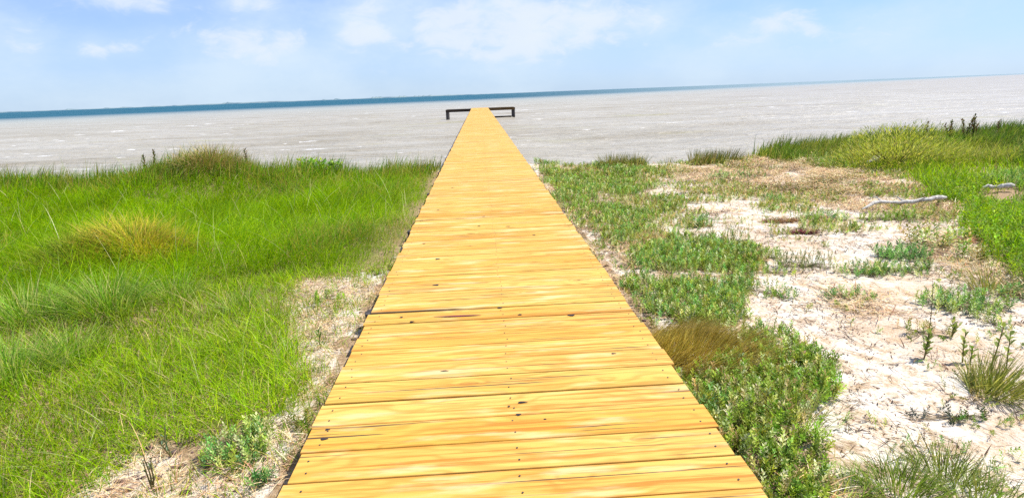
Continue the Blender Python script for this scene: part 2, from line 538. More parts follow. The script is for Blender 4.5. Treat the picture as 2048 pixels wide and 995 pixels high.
sand[anyin(p, ZR_STRAW) & (xf > .8)] = .55
sand[anyin(p, [ZR_BERM]) & (xf > .8)] = .12
sand[anyin(p, ZR_COVER) & (xf > .8)] = .40
sand[anyin(p, [ZL_STRAW]) & (xf < -.7)] = .74
sand[(np.abs(xf) < 1.0)] = .35
sand[yf > shore(xf) - .3] = .55
sand[(p[:, 1] > 8000)] = .5
col = np.stack([sand, sand * 0, sand * 0], 1)
tag(mesh_obj('ground', V, F, M_GROUND, col=col, smooth=True), kind='structure')

# ------------------------------------------------------------------ water
wx = axis([(-30000, -5000, 5000), (-5000, -600, 400), (-600, -120, 30), (-120, -30, 2.0), (-30, 30, .22), (30, 120, 2.0), (120, 600, 30), (600, 5000, 400), (5000, 30000, 5000)])
wy = axis([(9, 45, .16), (45, 90, .5), (90, 200, 2.5), (200, 1000, 40), (1000, 6000, 500), (6000, 40000, 4000)])
WX, WY = np.meshgrid(wx, wy)
xf, yf = WX.ravel(), WY.ravel()
fade = 1 - sm(yf, 70, 200)
fx = 1 - sm(np.abs(xf), 26, 60)
zz = 0.09 * (vnoise(xf * .35, yf, .55, 31, 2) - .5) * 2 + .035 * (vnoise(xf * .5, yf + .2 * xf, 1.7, 32, 3) - .5) * 2
zz = zz + .05 * np.abs(np.sin(yf * .9 + .25 * xf + 9 * vnoise(xf, yf, .12, 33, 2))) ** .7 * vnoise(xf, yf, .10, 34, 2) * 1.6 - .04
V = np.stack([xf, yf, -.98 + zz * fade * fx], 1)
nx, ny = len(wx), len(wy)
idx = np.arange(nx * ny).reshape(ny, nx)
F = np.stack([idx[:-1, :-1].ravel(), idx[:-1, 1:].ravel(), idx[1:, 1:].ravel(), idx[1:, :-1].ravel()], 1)
tag(mesh_obj('water', V, F, M_WATER, smooth=True), kind='structure')

# far low shore along the left horizon
mt, tt = new_mat('far shore')
gg = tt.n('ShaderNodeNewGeometry').outputs['Position']
out(tt, tt.n('ShaderNodeBsdfPrincipled', ins={'Base Color': tt.ramp(tt.noise(gg, .01, 4), [(.4, (.10, .17, .21)), (.6, (.20, .27, .28))]), 'Roughness': .9}).outputs[0])
xs = np.linspace(-7500, 500, 1400)
hh = 3 + 5 * sm(vnoise(xs, xs * 0, .004, 41, 3), .35, .8) + 9 * (vnoise(xs, xs * 0, .03, 42, 2) > .74) * rng.random(len(xs))
hh = hh * (1 - sm(xs, -600, 450)) + .3
n = len(xs)
front = np.stack([xs, 5200 + 150 * np.sin(xs * .002), np.full(n, -1.2)], 1)
top = front + np.stack([xs * 0, xs * 0 + 25, hh + 1.2], 1)
back = front + np.array([0, 300, 0])
V = np.concatenate([front, top, back])
i = np.arange(n - 1)
F = np.concatenate([np.stack([i, i + 1, i + 1 + n, i + n], 1), np.stack([i + n, i + 1 + n, i + 1 + 2 * n, i + 2 * n], 1)])
tag(mesh_obj('far_shore', V, F, mt), kind='structure')

# ------------------------------------------------------------------ the pier
L0, L1 = -2.6, 60.0
PITCHB = .184
boards = []
y = L0
VV, FF, CC, MI = [], [], [], []


def add_poly(verts, faces, colr, mi):
    o = len(VV)
    VV.extend(verts); CC.extend([colr] * len(verts))
    for f in faces:
        FF.append([o + k for k in f]); MI.append(mi)


rb = np.random.default_rng(5)
while y < L1:
    wdt = .178 + rb.uniform(-.002, .003)
    gap = rb.choice([.004, .006, .008, .011, .016], p=[.24, .28, .22, .16, .10])
    xl = -.797 + rb.uniform(-.012, .008); xr = .797 + rb.uniform(-.009, .012)
    rot = rb.uniform(-.0018, .0018)
    dz = rb.uniform(-.0015, .0015); tilt = rb.uniform(-.006, .006)
    c = .004; th = .038
    prof = [(0, -th), (wdt, -th), (wdt, -c), (wdt - c * .4, -c * .3), (wdt - c * 1.2, 0), (c * 1.2, 0), (c * .4, -c * .3), (0, -c)]
    vs = []
    for xx in (xl, xr):
        for (py_, pz_) in prof:
            vs.append((xx, y + py_ + rot * xx, pz_ + dz + tilt * (py_ - wdt / 2)))
    k = len(prof)
    fs = [[j, j + k, (j + 1) % k + k, (j + 1) % k] for j in range(k)]
    fs += [list(range(k)), [2 * k - 1 - j for j in range(k)]]
    cr = (rb.random(), rb.random(), rb.random())
    add_poly(vs, fs, cr, 0)
    if y < 22:
        for nxp in (-.74, .02, .745):
            for q in (.28, .74):
                cx = nxp + rb.uniform(-.012, .012); cy = y + wdt * q + rb.uniform(-.01, .01); r = .0042
                ring = [(cx + r * math.cos(a), cy + r * math.sin(a), .0022) for a in np.linspace(0, 2 * math.pi, 7)[:-1]]
                add_poly(ring, [[0, 1, 2, 3, 4, 5]], cr, 1)
    y += wdt + gap


def on_deck(px, py):
    d = FWn + RTn * ((px - 1024) / FPX) + UPn * ((497.5 - py) / FPX)
    t = -CAM[2] / d[2]
    return CAM + d * t


for (px_, py_, rx, ry) in [(875, 518, .020, .013), (872, 570, .022, .013), (1143, 630, .022, .012), (1000, 615, .017, .010), (1040, 629, .013, .008), (803, 634, .010, .007),
                           (824, 643, .014, .008), (1045, 804, .022, .006), (1037, 829, .011, .009), (655, 859, .010, .006), (648, 878, .015, .007), (889, 742, .020, .005), (1018, 812, .006, .005),
                           (848, 487, .014, .009), (1227, 707, .012, .007), (958, 452, .015, .012), (876, 420, .02, .01), (1068, 470, .015, .012), (905, 375, .02, .012), (1090, 838, .006, .004),
                           (843, 441, .018, .012), (967, 433, .02, .015), (1016, 453, .022, .012)]:
    P = on_deck(px_, py_)
    ring = []
    for a in np.linspace(0, 2 * math.pi, 11)[:-1]:
        k = 1 + .25 * math.sin(3 * a + px_)
        ring.append((P[0] + rx * k * math.cos(a), P[1] + ry * k * math.sin(a), .0026))
    add_poly(ring, [list(range(10))], (0, 0, 0), 2)
# the long crimson split
A = on_deck(868, 634); B = on_deck(962, 630)
n = 14; ringt = []; ringb = []
for j in range(n + 1):
    t = j / n; c0 = A + (B - A) * t; hw = .011 * math.sin(math.pi * min(1, t * .9 + .06)) * (.5 + t * .5) + .001
    ringt.append((c0[0], c0[1] + hw, .003)); ringb.append((c0[0], c0[1] - hw, .003))
vs = ringt + ringb
add_poly(vs, [[j + n + 1, j + n + 2, j + 1, j] for j in range(n)], (0, 0, 0), 3)

dock = empty('pier', (0, 0, 0))
tag(dock, 'long straight pier of new yellow pine boards ending in a dark T over the water', 'pier')
o = mesh_obj('decking', np.array(VV), FF, [M_WOOD, M_NAIL, M_HOLE, M_PITCH], dock, col=np.array(CC))
o.data.polygons.foreach_set('material_index', np.array(MI, np.int32))


def box(x0, x1, y0, y1, z0, z1, b=.004):
    vs = []
    for z, e in ((z0, b), (z0 + b, 0), (z1 - b, 0), (z1, b)):
        vs += [(x0 + e, y0 + e, z), (x1 - e, y0 + e, z), (x1 - e, y1 - e, z), (x0 + e, y1 - e, z)]
    fs = [[3, 2, 1, 0], [12, 13, 14, 15]]
    for l in range(3):
        for k in range(4):
            fs.append([l * 4 + k, l * 4 + (k + 1) % 4, l * 4 + 4 + (k + 1) % 4, l * 4 + 4 + k])
    return np.array(vs), fs


def part_box(name, dims, mat, parent):
    v, f = box(*dims)
    return mesh_obj(name, v, f, mat, parent)


def post_mesh(x, y, z0, z1, r0_, r1_, seed=0, sides=12):
    rs = np.random.default_rng(seed); vs = []; fs = []
    lv = 7
    for l in range(lv):
        t = l / (lv - 1); r = r0_ * (1 - t) + r1_ * t
        for a in range(sides):
            an = 2 * math.pi * a / sides; rr = r * (1 + rs.uniform(-.06, .06))
            vs.append((x + rr * math.cos(an), y + rr * math.sin(an), z0 + (z1 - z0) * t))
    for l in range(lv - 1):
        for a in range(sides):
            b_ = (a + 1) % sides
            fs.append([l * sides + a, l * sides + b_, (l + 1) * sides + b_, (l + 1) * sides + a])
    fs.append([(lv - 1) * sides + a for a in range(sides)])
    return np.array(vs), fs


for sx in (-.70, .02, .70):
    part_box('stringer', (sx - .019, sx + .019, L0 + .05, L1 - .05, -.040 - .184, -.0395), M_FRAME, dock)
k = 0
yy = 1.2
while yy < 59:
    part_box('cross_beam', (-.870, .80, yy - .045, yy + .045, -.36, -.226), M_FRAME, dock)
    for sx in (-.800, .70):
        zb = float(ground_z(sx, yy)) - .5 if yy < 14 else -2.6
        if yy < 14: zb = min(zb, -.9)
        v, f = post_mesh(sx, yy + .115, zb, -.06 if sx < 0 else -.045, .075, .068, k)
        mesh_obj('piling', v, f, M_POST, dock); k += 1
    yy += 2.4
# open frame of the T at the sea end
for yb in (58.2, 60.35):
    part_box('head_beam', (-3.22, -.84, yb - .05, yb + .05, -.27, -.05), M_DARKBEAM, dock)
    part_box('head_beam', (.84, 3.32, yb - .05, yb + .05, -.25, -.03), M_BROWN, dock)
for xb in (-3.17, 3.27):
    part_box('end_joist', (xb - .05, xb + .05, 58.27, 60.28, -.255, -.045), M_DARKBEAM, dock)
for xb in (-3.1, 3.2):
    for yb in (58.30, 60.2):
        v, f = post_mesh(xb, yb, -2.8, -.10, .135, .115, k); k += 1
        mesh_obj('piling', v, f, M_POST, dock)
part_box('low_brace', (.9, 2.95, 58.02, 58.12, -.93, -.78), M_DARKBEAM, dock)

# ------------------------------------------------------------------ blades and leaves
WIND = math.radians(15)


def blades(P, L, wd, az, phi0, phi1, colr, seg=4, tipc=None):
    """curved tapering blades; phi measured from vertical"""
    n = len(P)
    L = np.broadcast_to(L, n).astype(float); wd = np.broadcast_to(wd, n).astype(float)
    phi0 = np.broadcast_to(phi0, n); phi1 = np.broadcast_to(phi1, n)
    dx, dy = np.cos(az), np.sin(az)
    tw = az + np.pi / 2 + rng.uniform(-1.0, 1.0, n)
    sx, sy = np.cos(tw), np.sin(tw)
    rows = []
    pos = P.astype(float).copy()
    for s in range(seg + 1):
        t = s / seg
        wr = wd * (1 - t ** 1.6) * .5 + .0002
        side = np.stack([sx * wr, sy * wr, 0 * wr], 1)
        rows.append(pos - side); rows.append(pos + side)
        ph = phi0 + (phi1 - phi0) * (t + .5 / seg)
        st = L / seg
        pos = pos + np.stack([np.sin(ph) * dx * st, np.sin(ph) * dy * st, np.cos(ph) * st], 1)
    V = np.stack(rows, 1).reshape(-1, 3)
    m = 2 * (seg + 1)
    base = (np.arange(n) * m)[:, None]
    F = []
    for s in range(seg):
        F.append(np.concatenate([base + 2 * s, base + 2 * s + 1, base + 2 * s + 3, base + 2 * s + 2], 1))
    F = np.stack(F, 1).reshape(-1, 4)
    C = np.repeat(colr, m, 0).reshape(n, m, 3)
    if tipc is not None:
        tt_ = np.repeat(np.linspace(0, 1, seg + 1), 2)[None, :, None] ** 2
        C = C * (1 - tt_ * .55) + np.asarray(tipc)[None, None, :] * tt_ * .55
    return V, F, C.reshape(-1, 3)


class Acc:
    def __init__(s): s.V = []; s.F = []; s.C = []; s.o = 0
    def add(s, vfc):
        v, f, c = vfc
        s.V.append(v); s.F.append(f + s.o); s.C.append(c); s.o += len(v)
        return s
    def build(s, name, mat, parent=None, origin=None):
        V = np.concatenate(s.V)
        if origin is not None: V = V - np.asarray(origin)
        return mesh_obj(name, V, np.concatenate(s.F), mat, parent, col=np.concatenate(s.C))


def cols(n, palette, weights=None, jit=.18, seed=None):
    pal = np.array(palette)
    k = rng.choice(len(pal), n, p=weights)
    return np.clip(pal[k] * (1 + rng.normal(0, jit, (n, 1))) * (1 + rng.normal(0, jit * .3, (n, 3))), .003, .95)


def scatter(x0, x1, y0, y1, dens, test, falloff=0.0):
    """random ground points inside test(px, x, y); falloff thins with distance"""
    n = int((x1 - x0) * (y1 - y0) * dens)
    x = rng.uniform(x0, x1, n); y = rng.uniform(y0, y1, n)
    if falloff:
        keep = rng.random(n) < 1 / (1 + falloff * np.maximum(0, np.hypot(x, y) - 2.5))
        x, y = x[keep], y[keep]
    m = y < shore(x) + .5
    x, y = x[m], y[m]
    p = pt_px(x, y)
    k = test(p + rng.normal(0, 7, p.shape) * np.array([1.5, .6]), x, y)
    x, y = x[k], y[k]
    return np.stack([x, y, ground_z(x, y)], 1), p[k]


GREEN = [(.13, .33, .006), (.18, .40, .008), (.08, .25, .008), (.25, .44, .012), (.33, .45, .05)]
FRESH = [(.23, .41, .003), (.30, .48, .004), (.15, .31, .003), (.40, .54, .008)]
OLIVE = [(.24, .31, .02), (.32, .36, .035), (.15, .23, .02), (.42, .39, .09), (.50, .40, .13)]
LIME_ = [(.26, .44, .03), (.33, .50, .05)]
STRAWC = [(.70, .52, .26), (.82, .68, .42), (.50, .31, .13), (.62, .42, .25), (.22, .12, .07), (.76, .58, .38)]


def field(P, pal, w, hmin, hmax, width, lean, droop, dist_w=.35, azc=WIND, azs=1.2, seg=4, tip=None, hn=.5, hseed=51):
    n = len(P)
    d = np.hypot(P[:, 0], P[:, 1])
    clump = vnoise(P[:, 0], P[:, 1], 2.0, hseed, 2)
    h = (hmin + (hmax - hmin) * rng.random(n) ** 1.3) * (1 - hn + 2 * hn * clump)
    wd = width * (1 + dist_w * np.maximum(0, d - 3) / 3) * rng.uniform(.6, 1.3, n)
    sw = (vnoise(P[:, 0], P[:, 1], .7, hseed + 1, 2) - .5) * 3.0
    az_ = azc + sw + rng.normal(0, azs, n)
    p0 = lean * rng.random(n); p1 = p0 + droop * rng.uniform(.3, 1.3, n)
    c = cols(n, pal, w)
    tone = .66 + .72 * vnoise(P[:, 0], P[:, 1], 1.4, hseed + 2, 4)
    c = c * tone[:, None]
    return blades(P, h, wd, az_, p0, p1, c, seg, tip)


clear = lambda x: x < -.83

# --- left: soft tall meadow
a = Acc()
P, p = scatter(-17, -.8, 3.5, 14.5, 3300, lambda p, x, y: inpoly(p, ZL_TALL) & clear(x) & ((((x + 3.85) / .55) ** 2 + ((y - 6.45) / .45) ** 2 > 1) | (rng.random(len(x)) < .12)) & ((((x + 4.28) / .34) ** 2 + ((y - 6.1) / .26) ** 2 > 1) | (rng.random(len(x)) < .4)), .16)
nearpath = sm(-P[:, 0], .8, 2.2)
P_a = P
n = len(P)
d = np.hypot(P[:, 0], P[:, 1])
yellowish = (vnoise(P[:, 0], P[:, 1], .6, 61, 3) > .60) | ((p[:, 1] < 352) & (rng.random(n) < .75))
for msk, pal, wgt in ((~yellowish, FRESH, [.3, .35, .2, .15]), (yellowish, GREEN + [(.48, .42, .06), (.46, .36, .12)], [.12, .17, .1, .21, .1, .18, .12])):
    Q = P[msk]; k = sm(-Q[:, 0], .8, 1.9)
    v = field(Q, pal, wgt, .24, .42, .0034, 1.0, 1.3, azc=math.radians(-20), azs=1.0)
    # lower beside the boards
    vv = v[0].reshape(len(Q), -1, 3); base = Q[:, None, :]
    vv = base + (vv - base) * (.45 + .55 * k)[:, None, None]
    a.add((vv.reshape(-1, 3), v[1], v[2]))
# stiff dark-tipped blades along the crest of the bank
P, p = scatter(-17, -.85, 11.2, 14, 420, lambda p, x, y: inpoly(p, ZL_TALL) & clear(x) & (y > shore(x) - 1.3))
a.add(field(P, GREEN[:3] + OLIVE + OLIVE[3:], None, .22, .50, .006, .35, .6, azc=.2, azs=.8))
P, p = scatter(-12, -.9, 3.6, 12.5, 8, lambda p, x, y: inpoly(p, ZL_TALL) & clear(x))
a.add(field(P, [(.50, .52, .20), (.60, .56, .28), (.38, .48, .12)], None, .40, .66, .0042, .7, 1.0, azs=2.0))
tag(a.build('meadow_grass', M_GRASS), 'bright green soft meadow grass filling the left side up to the water', 'grass', kind='stuff')

# --- left: shorter mixed grass in front
a = Acc()
P, p = scatter(-15, -.8, .9, 9.5, 5200, lambda p, x, y: inpoly(p, ZL_MEADOW) & ~inpoly(p, ZL_TALL) & clear(x), .25)
dens = vnoise(P[:, 0], P[:, 1], 1.6, 71, 3)
k = rng.random(len(P)) < .45 + .9 * dens
a.add(field(P[k], FRESH + OLIVE[:2] + [(.50, .46, .17)], [.2, .26, .14, .16, .09, .07, .08], .10, .23, .0040, .9, 1.2, azs=2.5, hseed=55))
P, p = scatter(-7, -.8, 1.0, 5.0, 420, lambda p, x, y: inpoly(p, ZL_MEADOW) & ~inpoly(p, ZL_TALL) & clear(x))
a.add(field(P[::2], [STRAWC[0], (.45, .5, .2), (.40, .48, .12)], None, .12, .30, .003, 1.1, 1.0, azs=2.5))
tag(a.build('short_grass', M_GRASS), 'short yellow-green mixed grass in the left foreground thinning towards bare sand', 'grass', kind='stuff')

# --- sparse green blades over the left straw
a = Acc()
P, p = scatter(-3, -.82, 1.0, 5.6, 1500, lambda p, x, y: inpoly(p, ZL_STRAW) & clear(x) & (vnoise(x, y, 2.4, 72, 3) > .46))
a.add(field(P, OLIVE + FRESH + LIME_, None, .05, .15, .0035, 1.0, .9, azs=2.5))
tag(a.build('thin_grass', M_GRASS), 'thin olive grass sprouting through dead straw left of the boards', 'grass', kind='stuff')


# --- straw and wrack
def straw(P, L=(.04, .15), width=.003, pal=STRAWC, lift=.02, w=None):
    n = len(P); Q = P.copy(); Q[:, 2] += rng.random(n) ** 1.5 * lift
    return blades(Q, rng.uniform(L[0], L[1], n), width * rng.uniform(.6, 1.4, n) * (1 + .12 * np.maximum(0, np.hypot(P[:, 0], P[:, 1]) - 3)),
                  rng.uniform(0, 2 * np.pi, n), rng.uniform(1.1, 1.5, n), rng.uniform(1.5, 1.95, n), cols(n, pal, w, .22), 3)


a = Acc()
P, p = scatter(-3.5, -.8, .9, 5.6, 2600, lambda p, x, y: inpoly(p, ZL_STRAW) & clear(x) & (vnoise(x, y, 3.0, 73, 3) > .34))
a.add(straw(P, lift=.03))
tag(a.build('dead_straw', M_STRAW), 'tangled dead straw lying on sand at the left edge of the pier', 'straw', kind='stuff')
a = Acc()
P, p = scatter(.82, 14, 1.0, 13.5, 1700, lambda p, x, y: anyin(p, ZR_STRAW) & ~inpoly(p, ZR_BERM) & (x > .83) & (vnoise(x, y, 1.5, 74, 3) > .38), .0)
hp = sm(vnoise(P[:, 0], P[:, 1], 1.3, 78, 3), .45, .75)
hp = hp * sm(np.abs(to_px(P) - np.array([1805, 415])).max(1), 60, 120)
P[:, 2] += .16 * hp * rng.random(len(P)) ** .5 * sm(P[:, 1], 5, 9)
a.add(straw(P, (.05, .22), .0045, lift=.05))
P, p = scatter(.82, 12, 1.0, 13.5, 90, lambda p, x, y: (x > .83) & ~inpoly(p, ZR_BERM) & (vnoise(x, y, 1.1, 75, 3) > .45))
a.add(straw(P, (.03, .12), .003, lift=.01))
tag(a.build('washed_up_straw', M_STRAW), 'tan washed-up straw and reed litter spread over the sand right of the pier', 'straw', kind='stuff')

# --- dark chips and twigs on the sand
a = Acc()
P, p = scatter(.82, 12, 1.0, 13, 1200, lambda p, x, y: (x > .83) & ~inpoly(p, ZR_BERM) & (vnoise(x, y, 1.9, 76, 4) > .40 + .22 * rng.random(len(x))), .06)
a.add(straw(P, (.008, .035), .005, [(.06, .035, .025), (.12, .06, .035), (.20, .11, .06), (.035, .03, .035)], .008))
P2 = P[rng.random(len(P)) < .16]
a.add(straw(P2, (.06, .16), .0045, [(.07, .045, .03), (.16, .10, .06)], .012))
P, p = scatter(-3.2, -.8, 1.0, 5.5, 160, lambda p, x, y: inpoly(p, ZL_STRAW) & clear(x))
a.add(straw(P, (.015, .06), .008, [(.06, .035, .03), (.14, .07, .045)], .02))
tag(a.build('plant_debris', M_TWIG), 'dark bark chips and broken twigs scattered over the sand', 'debris', kind='stuff')


# --- leafy shoots: one template, many placed
def shoot_template(seed, leaves=15, H=.11, LL=.034, LW=.011, up=.75):
    rs = np.random.default_rng(seed)
    V, F = [], []
    for s in range(2):  # crossed stems
        o = len(V); w_ = .0014
        ax = (w_, 0) if s == 0 else (0, w_)
        V += [(-ax[0], -ax[1], 0), (ax[0], ax[1], 0), (ax[0] * .6, ax[1] * .6, H), (-ax[0] * .6, -ax[1] * .6, H)]
        F.append((o, o + 1, o + 2, o + 3))
    for k in range(leaves):
        t = (k + .5) / leaves
        az_ = k * 2.4 + rs.uniform(-.3, .3)
        z = H * (.15 + .85 * t)
        el = up * (.5 + .7 * t) + rs.uniform(-.15, .15)
        l = LL * (1 - .35 * t) * rs.uniform(.8, 1.2); w_ = LW * rs.uniform(.8, 1.2)
        d = np.array([math.cos(az_) * math.cos(el), math.sin(az_) * math.cos(el), math.sin(el)])
        sd_ = np.array([-math.sin(az_), math.cos(az_), 0])
        nm = np.cross(d, sd_)
        b0 = np.array([0, 0, z])
        o = len(V)
        V += [tuple(b0), tuple(b0 + d * l * .45 + sd_ * w_ * .5 - nm * w_ * .15), tuple(b0 + d * l * .5), tuple(b0 + d * l * .45 - sd_ * w_ * .5 - nm * w_ * .15), tuple(b0 + d * l - np.array([0, 0, l * .08])),
              ]
        F += [(o, o + 1, o + 4, o + 2), (o, o + 2, o + 4, o + 3)]
    return np.array(V), np.array(F)


TEMPL = [shoot_template(s, 17, .080, .027, .0085, .75) for s in range(4)]
TEMPL_FINE = [shoot_template(s + 10, 22, .13, .022, .006, .9) for s in range(3)]
TEMPL_BIG = [shoot_template(s + 20, 11, .16, .055, .020, .7) for s in range(3)]


def place_shoots(P, templ, scale, pal, w=None, tiltm=.45, jit=.2):
    """returns (V, F, C) of template shoots at P with random turn, tilt and size"""
    out_ = Acc()
    n = len(P)
    which = rng.integers(0, len(templ), n)
    scale = np.broadcast_to(scale, n)
    for k, (tv, tf) in enumerate(templ):
        m = which == k
        q = P[m]; nn = len(q)
        if nn == 0: continue
        a_ = rng.uniform(0, 2 * np.pi, nn); ti = rng.uniform(0, tiltm, nn); ta = rng.uniform(0, 2 * np.pi, nn)
        s = scale[m] * rng.uniform(.7, 1.3, nn)
        ca, sa = np.cos(a_), np.sin(a_)
        x = tv[None, :, 0] * ca[:, None] - tv[None, :, 1] * sa[:, None]
        y = tv[None, :, 0] * sa[:, None] + tv[None, :, 1] * ca[:, None]
        z = np.broadcast_to(tv[None, :, 2], x.shape)
        # tilt about a horizontal axis
        hx, hy = np.cos(ta)[:, None], np.sin(ta)[:, None]
        al = x * hx + y * hy
        ct, st = np.cos(ti)[:, None], np.sin(ti)[:, None]
        al2 = al * ct + z * st; z2 = z * ct - al * st
        x = x + (al2 - al) * hx; y = y + (al2 - al) * hy
        V = np.stack([x, y, z2], 2) * s[:, None, None] + q[:, None, :]
        m_ = len(tv)
        F = (tf[None] + (np.arange(nn) * m_)[:, None, None]).reshape(-1, 4)
        c = cols(nn, pal, w, jit)
        out_.add((V.reshape(-1, 3), F, np.repeat(c, m_, 0)))
    return np.concatenate(out_.V), np.concatenate(out_.F), np.concatenate(out_.C)


LEAFC = [(.33, .44, .05), (.44, .54, .09), (.22, .34, .04), (.56, .62, .20), (.28, .46, .09), (.70, .73, .40)]
TEAL = [(.19, .42, .09), (.27, .50, .13), (.13, .31, .08), (.42, .58, .22)]
LIME = [(.26, .44, .03), (.33, .50, .05), (.20, .36, .03)]

cover_names = [
    ('low leafy green ground cover beside the boards nearest the water', 900),
    ('round patch of leafy green ground cover halfway down the right edge of the pier', 1700),
    ('dense leafy green ground cover in the right foreground touching the boards', 1900),
]
for i_, (poly, (lab, dn)) in enumerate(zip(ZR_COVER, cover_names)):
    a = Acc()
    P, p = scatter(.82, 6.5, .8, 13.6, dn, lambda p, x, y: inpoly(p, poly) & (x > .85) & ((vnoise(x, y, 2.2, 80, 3) > (.47, .34, .28)[i_] + .10 * (rng.random(len(x)) - .5))))
    far = np.hypot(P[:, 0], P[:, 1])
    tone = vnoise(P[:, 0], P[:, 1], 1.0, 81, 3)
    m = tone > .55
    sc_ = .60 + .55 * vnoise(P[:, 0], P[:, 1], 2.0, 82)
    sc_ = sc_ * (1 + .05 * np.maximum(0, far - 5))
    a.add(place_shoots(P[m], TEMPL, sc_[m], LEAFC + TEAL[:2] + OLIVE[:2], None, .7, .28))
    a.add(place_shoots(P[~m], TEMPL, sc_[~m], LEAFC + LIME + OLIVE[:2] + [(.55, .42, .2)], None, .7, .28))
    Q, p = scatter(.82, 6.5, .8, 13.6, 200, lambda p, x, y: inpoly(p, poly) & (x > .85))
    a.add(field(Q, OLIVE, None, .08, .2, .003, .9, .9, azs=2.5))
    tag(a.build('ground_cover', M_LEAF), lab, 'ground cover', kind='stuff')

# loose sprouts over the open sand, too many to count
a = Acc()
P, p = scatter(.9, 9.5, 1.6, 13.4, 210, lambda p, x, y: (x > .9) & ~inpoly(p, ZR_BERM) & (vnoise(x, y, 1.6, 85, 3) > .56))
a.add(place_shoots(P, TEMPL, .62, LEAFC + TEAL[:2] + LIME + OLIVE, None, 1.2))
P, p = scatter(.9, 9.5, 1.6, 13.4, 120, lambda p, x, y: (x > .9) & ~inpoly(p, ZR_BERM) & (vnoise(x, y, 1.9, 88, 3) > .60))
a.add(field(P, OLIVE + STRAWC[:3], None, .04, .11, .0035, 1.1, .8, azs=2.5))
P, p = scatter(1.2, 10, 6.0, 13.6, 420, lambda p, x, y: (x > .9) & (p[:, 1] > 315) & ~inpoly(p, ZR_BERM) & (vnoise(x, y, 1.3, 87, 3) > .53) & (~inpoly(p, ZR_STRAW[0]) | (rng.random(len(x)) < .9)))
a.add(place_shoots(P, TEMPL, 1.0, LEAFC + OLIVE + STRAWC[:2], None, 1.1))
tag(a.build('scattered_sprouts', M_LEAF), 'loose small sprouts dotted over the sand and straw on the right', 'ground cover', kind='stuff')

# --- right: bank of grass, herbs in front of it
a = Acc()
P, p = scatter(3.5, 24, 4.0, 15.8, 1500, lambda p, x, y: inpoly(p, ZR_BERM) & (x > .9) & (p[:, 1] < 330), .05)
back = sm(P[:, 1] - shore(P[:, 0]), -2.2, -.6)
t_ = vnoise(P[:, 0], P[:, 1], .35, 91, 3)
m = t_ > .52
for msk, pal in ((m, [(.32, .38, .04), (.42, .45, .07), (.24, .32, .03), (.50, .46, .13)]), (~m, [(.15, .27, .02), (.21, .34, .03), (.11, .2, .02), (.36, .39, .08)])):
    a.add(field(P[msk], pal, None, .16, .36, .0062, .6, .9, azc=.1, azs=1.2, hseed=57))
P, p = scatter(4.5, 24, 10, 16, 500, lambda p, x, y: inpoly(p, ZR_BERM) & (y > shore(x) - 1.6))
a.add(field(P, [(.16, .27, .02), (.23, .32, .04), (.10, .18, .02), (.34, .33, .08)], None, .22, .46, .007, .3, .5, azc=.15, azs=.5, hseed=58))
tag(a.build('bank_grass', M_GRASS), 'dense olive and green grass along the raised bank at the right waterline', 'grass', kind='stuff')
a = Acc()
P, p = scatter(3.5, 20, 2.5, 14, 900, lambda p, x, y: inpoly(p, ZR_BERM) & (p[:, 1] >= 322) & (x > .9) & ~((np.abs(p[:, 0] - 1994) < 50) & (np.abs(p[:, 1] - 392) < 14)), .05)
t_ = vnoise(P[:, 0], P[:, 1], .6, 92, 3)
m = (t_ > .52) & (p[:, 1] < 400)
a.add(place_shoots(P[m], TEMPL_FINE, 1.3, TEAL + LEAFC, None, .7))
q = P[~m]
a.add(field(q, FRESH + [(.3, .36, .08)], None, .10, .26, .0062, .7, .9, azs=2, hseed=59))
P, p = scatter(3.5, 14, 2.5, 9, 420, lambda p, x, y: inpoly(p, ZR_BERM) & (p[:, 1] >= 370) & (x > .9) & ~((np.abs(p[:, 0] - 1994) < 50) & (np.abs(p[:, 1] - 392) < 16)))
a.add(place_shoots(P, TEMPL_BIG, .8, LIME + FRESH + [(.30, .40, .10)], None, .6))
tag(a.build('herb_meadow', M_GRASS), 'lush green grass and broadleaf herbs along the right edge in front of the bank', 'grass', kind='stuff')

# sedge sprouting under the deck edges: small leafy fringe and clods
a = Acc()
for sgn in (-1, 1):
    n = 900
    y_ = rng.uniform(1.2, 13, n); x_ = sgn * (.83 + np.abs(rng.normal(0, .06, n)))
    k = vnoise(x_ * 0 + sgn * 3, y_, 1.5, 93, 3) > .5
    Q = np.stack([x_, y_, ground_z(x_, y_)], 1)[k]
    a.add(field(Q, OLIVE + STRAWC[:3], None, .07, .16, .003, .8, .9, azs=2.5))
tag(a.build('edge_tufts', M_GRASS), 'thin fringe of dry grass growing along both edges of the boards', 'grass', kind='stuff')

m_cl, t = new_mat('dark clods')
gp = t.n('ShaderNodeNewGeometry').outputs['Position']
cc = t.ramp(t.noise(gp, 40, 4), [(.35, (.05, .03, .035)), (.6, (.20, .12, .10)), (.75, (.42, .33, .27))])
out(t, t.n('ShaderNodeBsdfPrincipled', ins={'Base Color': cc, 'Roughness': .95}).outputs[0])
import bmesh
bmt = bmesh.new(); bmesh.ops.create_icosphere(bmt, subdivisions=2, radius=1)
IV = np.array([v.co[:] for v in bmt.verts]); IF = np.array([[v.index for v in f.verts] for f in bmt.faces]); bmt.free()
VA, FA = [], []; o_ = 0
xs_, ys_ = [], []
for _ in range(150):
    s_ = rng.choice([-1, 1]); yy = rng.uniform(1.3, 12)
    xs_.append(s_ * (.84 + abs(rng.normal(0, .10 if s_ > 0 else .2)))); ys_.append(yy)
for _ in range(60):
    pp, _t = ray(rng.uniform(160, 560), rng.uniform(870, 990)); xs_.append(min(pp[0], -.86)); ys_.append(pp[1])
